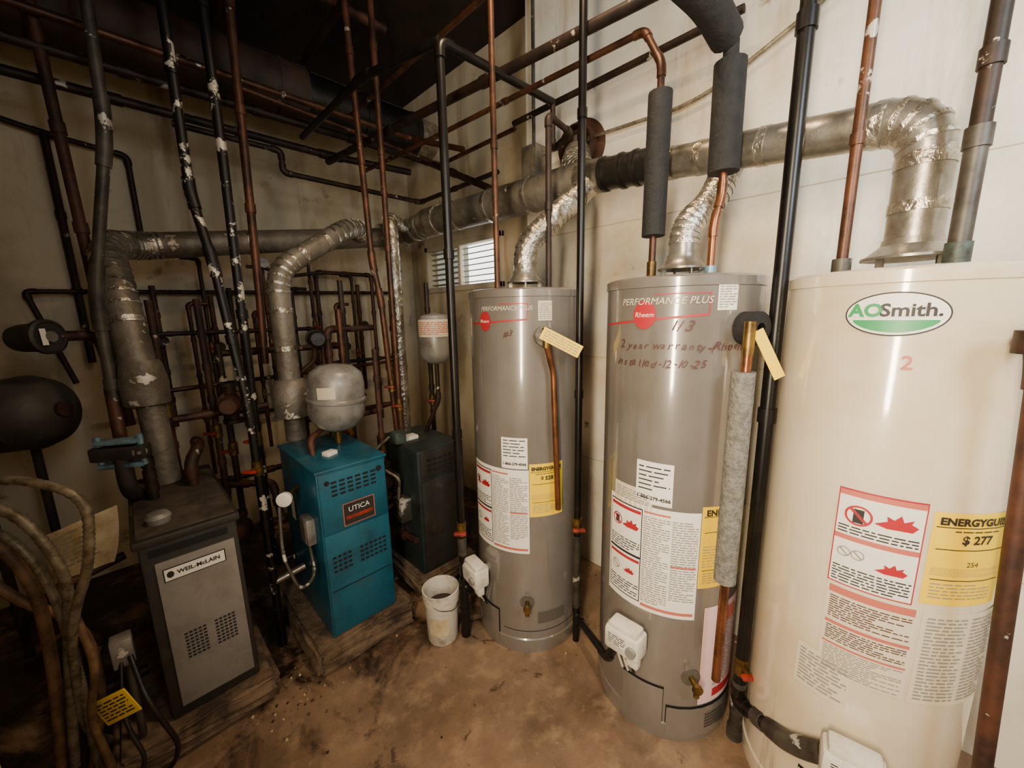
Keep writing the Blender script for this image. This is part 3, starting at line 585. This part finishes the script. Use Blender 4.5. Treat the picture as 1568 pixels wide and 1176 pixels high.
# controls left
b=MB('vent_damper_motor'); ax=(.75,-.66,.05); o_=V((-.19,2.22,1.36)); b.lathe([(0,-.11),(.045,-.11),(.05,-.09),(.055,-.02),(.064,-.015),(.064,.0),(.055,.005),(.05,.0),(0,-.002)],o_,'dgrey',axis=ax); b.lathe([(.0,.01),(.02,.01),(.022,.0)],o_,'galv',axis=ax,seg=24); b.tube([o_-V(ax)*.05,o_+V((.12,.08,0)),o_+V((.14,.1,-.15))],.02,'rust'); b.rect(flat(o_+V(ax)*.004,(.66,.75,0),ax),-.035,-.015,-.03,.03,'white',.004); b.done()
b=MB('circulator_pump'); b.lathe([(0,0),(.035,.0),(.04,.01),(.04,.05),(.03,.07),(0,.07)],(.66,2.0,1.31),'blackduct',axis=(-.2,-1,.0)); b.lathe([(.0,-.01),(.045,-.01),(.045,0)],(.66,2.0,1.31),'brown',axis=(-.2,-1,0)); b.tube([(.66,2.02,1.31),(.66,2.05,1.2),(.55,2.1,1.1)],.012,'rust'); b.done()
for c,ax in (((.25,2.05,.45),(-.5,-1,.1)),((.82,1.75,.60),(-.8,-.8,0)),((.30,2.05,1.05),(-.3,-1,0))):
    b=MB('circulator_pump'); b.lathe([(0,-.05),(.05,-.05),(.055,-.02),(.05,.0),(.04,.0),(.04,.09),(.03,.11),(0,.11)],c,'rust',axis=ax,seg=28); p=V(c); b.cyl(p-V((0,0,.09)),p+V((0,0,.09)),.022,'rust'); b.cyl(p-V((0,0,.09)),p-V((0,0,.075)),.042,'brown'); b.cyl(p+V((0,0,.075)),p+V((0,0,.09)),.042,'brown'); b.done()
b=MB('storage_drum'); b.lathe([(0,-.26),(.08,-.255),(.12,-.235),(.14,-.2),(.145,-.19),(.143,-.18),(.143,.14),(.147,.15),(.143,.16),(.13,.2),(.09,.24),(.04,.255),(0,.26)],(-.40,2.47,1.05),'drum',axis=(.75,-.65,.1))
b.lathe([(.03,.255),(.03,.27),(0,.27)],(-.40,2.47,1.05),'rust',axis=(.75,-.65,.1),seg=20)
for x in (-.47,-.32): b.cyl((x,2.49,.94),(x,2.49,0),.015,'dark')
b.done()
b=MB('flow_valve'); p=V((-.06,1.88,.96)); R=Matrix.Rotation(math.radians(-30),3,'Z')
b.box(p,(.16,.05,.05),'dgrey',.008,rot=R); b.box(p+V((0,0,.04)),(.12,.05,.015),'blue',.004,rot=R); b.box(p-V((0,0,.045)),(.13,.04,.018),'blue',.004,rot=R); b.lathe([(0,.0),(.02,0),(.02,.02),(.006,.022),(.006,.03),(0,.03)],p+V((.05,-.03,0)),'expt',axis=(-.2,-1,0),seg=20)
for k in (-.06,.06): b.cyl(p+R@V((k,0,-.05)),p+R@V((k,0,.06)),.01,'blue')
b.tube([p,p+V((0,0,-.15)),p+V((.03,.1,-.21))],.025,'dark'); b.tube([p,p+V((0,.2,.0)),p+V((0,.25,.2))],.02,'rust'); b.done()
b=MB('pressure_gauge'); b.lathe([(0,0),(.03,.0),(.034,.02),(.026,.032),(0,.035)],(.0,1.66,.757),'expt'); b.done()
b=MB('pressure_gauge'); b.lathe([(0,0),(.026,0),(.028,.02),(.024,.022),(0,.021)],(.36,1.62,.72),'white',axis=(-.5,-.8,.1),seg=24); b.tube([(.36,1.63,.72),(.43,1.7,.72)],.008,'brass'); b.done()
for (x,y,z0_,z1_,m_) in ((.25,2.2,.3,1.5,'rust'),(.30,2.2,.3,1.3,'brown'),(.40,2.15,.6,1.5,'rust'),(.78,2.0,.2,1.45,'copper'),(.84,2.1,.2,1.6,'brown'),(.88,1.85,.2,1.25,'rust'),(.1,2.35,.5,1.5,'rust'),(1.12,2.1,.7,1.5,'rust'),(1.3,2.0,.2,1.6,'brown'),(.74,2.15,.5,1.3,'rust')):
    b=pipe('manifold_pipe',[(x,y,z0_),(x,y,z1_)],.014,m_,joints=.17); valveh(b,(x,y,(z0_+z1_)/2)); b.done()
for pts in ([(.1,2.12,1.0),(.45,2.12,1.0)],[(.22,2.25,.62),(.42,2.1,.62),(.42,2.0,.45)],[(.72,1.99,.9),(.95,1.99,.9)],[(.75,1.8,.42),(.90,1.8,.42)],[(.3,2.3,1.25),(.9,2.3,1.25),(.9,2.3,.5)],[(.74,1.85,.25),(.9,1.85,.25),(.9,1.6,.3)],[(.75,2.1,1.1),(.75,2.1,1.35),(1.0,2.1,1.35)]):
    pipe('manifold_pipe',pts,.016,'rust',joints=.15).done()
# note, cables
b=MB('paper_note'); n=8; P4=[V((-.27,1.80,.76)),V((-.10,1.74,.82)),V((-.11,1.74,.64)),V((-.26,1.80,.60))]; vs=[];fs=[]
for i in range(n+1):
    for j in range(n+1):
        u,v_=i/n,j/n; p=(P4[0]*(1-u)+P4[1]*u)*(1-v_)+(P4[3]*(1-u)+P4[2]*u)*v_; p+=V((-.7,-.7,0))*(.015*math.sin(u*5)+.03*(u*v_)**3); vs.append(p)
for i in range(n):
    for j in range(n): a=i*(n+1)+j; fs.append((a,a+1,a+n+2,a+n+1))
b.add(vs,fs,'paper'); mpn=flat((-.24,1.775,.70),(.16,-.06,.06),(-.35,-.93,0)); b.para(mpn,0,.1,-.05,.06,8,'inkg',.02); b.done()
def cab(name,pts,r,m):
    b=MB(name); b.tube(pts,r,m,fil=.12,seg=10); return b
bx('armoured_cable',[(-.34,1.62,1.02),(-.22,1.5,1.03),(-.12,1.42,.97),(-.14,1.42,.8),(-.21,1.5,.6),(-.25,1.6,.2),(-.2,1.7,.02)],.012).done()
bx('armoured_cable',[(-.36,1.64,.98),(-.25,1.55,.93),(-.19,1.5,.75),(-.23,1.55,.5),(-.28,1.6,.1)],.013).done()
bx('armoured_cable',[(-.37,1.66,.93),(-.27,1.57,.86),(-.23,1.55,.7),(-.22,1.55,.45),(-.24,1.6,.02)],.011).done()
cab('electrical_cable',[(-.38,1.64,.95),(-.29,1.6,.82),(-.26,1.58,.68),(-.27,1.6,.45),(-.31,1.62,.05)],.014,'tan').done()
cab('electrical_cable',[(-.38,1.66,.88),(-.32,1.6,.7),(-.2,1.6,.55),(-.19,1.62,.3),(-.26,1.6,.02)],.012,'tan').done()
cab('electrical_cable',[(-.20,1.52,.62),(-.18,1.5,.45),(-.22,1.52,.3),(-.2,1.55,.02)],.010,'tan').done()
cab('electrical_cable',[(-.12,1.56,.4),(-.1,1.46,.3),(-.05,1.45,.1),(-.08,1.47,.015),(-.3,1.48,.01)],.007,'blackduct').done()
cab('electrical_cable',[(-.14,1.57,.4),(-.16,1.5,.25),(-.12,1.45,.1),(-.2,1.46,.012)],.006,'blackduct').done()
b=MB('electrical_box'); b.mm((-.16,1.56,.37),(-.11,1.61,.46),'expt',.005); b.tube([(-.13,1.58,.37),(-.13,1.57,.1),(-.16,1.6,.0)],.010,'graypipe'); b.done()
b=MB('yellow_warning_tag'); Rt=Matrix.Rotation(math.radians(-40),3,'Z')@Matrix.Rotation(math.radians(-25),3,'Y'); tc_=V((-.165,1.50,.30)); b.box(tc_,(.11,.003,.085),'yellow',.001,rot=Rt); b.para(lambda x,y,o:tuple(tc_+Rt@V((x,-o,y))),-.045,.045,-.033,.033,6,'ink',.003); b.done()
b=MB('gas_regulator'); b.lathe([(0,0),(.05,0),(.055,.02),(.05,.05),(0,.07)],(-.22,1.68,.42),'brown',axis=(-.3,-.9,.2)); b.tube([(-.22,1.7,.42),(-.22,1.75,.2),(-.1,1.75,.2)],.018,'brown',fit=True); b.tube([(-.22,1.7,.45),(-.26,1.75,.6),(-.1,1.8,.62)],.014,'rust',fit=True); b.done()
# ---------------- lights & camera
def area(name,loc,tgt,sx,sy,e,c,sp=180):
    l=bpy.data.lights.new(name,'AREA'); l.shape='RECTANGLE'; l.size=sx; l.size_y=sy; l.energy=e; l.color=c; l.spread=math.radians(sp)
    o=bpy.data.objects.new(name,l); o.location=loc; o.rotation_euler=(V(tgt)-V(loc)).to_track_quat('-Z','Y').to_euler(); bpy.context.collection.objects.link(o)
area('doorway_daylight',(-.40,-.02,1.62),(1.4,.0,1.35),.12,1.5,52,(1,.83,.60),150)
area('side_daylight',(.35,-1.2,2.3),(1.7,-.2,2.2),.5,.8,34,(.78,.89,1),150)
area('ceiling_fill',(.85,.7,2.9),(.95,.75,0),.15,.15,14,(1,.70,.42),140)  # weak warm fill light added under the ceiling, not an actual fixture
wd=bpy.data.worlds.new('w'); bpy.context.scene.world=wd; wd.use_nodes=True; wd.node_tree.nodes['Background'].inputs[0].default_value=(.8,.9,1,1); wd.node_tree.nodes['Background'].inputs[1].default_value=1
cam=bpy.data.cameras.new('camera'); cam.sensor_width=36; cam.lens=770/2048*36; cam.clip_start=.02
co=bpy.data.objects.new('camera',cam); bpy.context.collection.objects.link(co)
Rm=Matrix.Rotation(math.radians(-45),4,'Z')@Matrix.Rotation(math.radians(90-10.3),4,'X')@Matrix.Rotation(math.radians(-1.1),4,'Z')
co.matrix_world=Matrix.Translation((0,0,1.41))@Rm
bpy.context.scene.camera=co
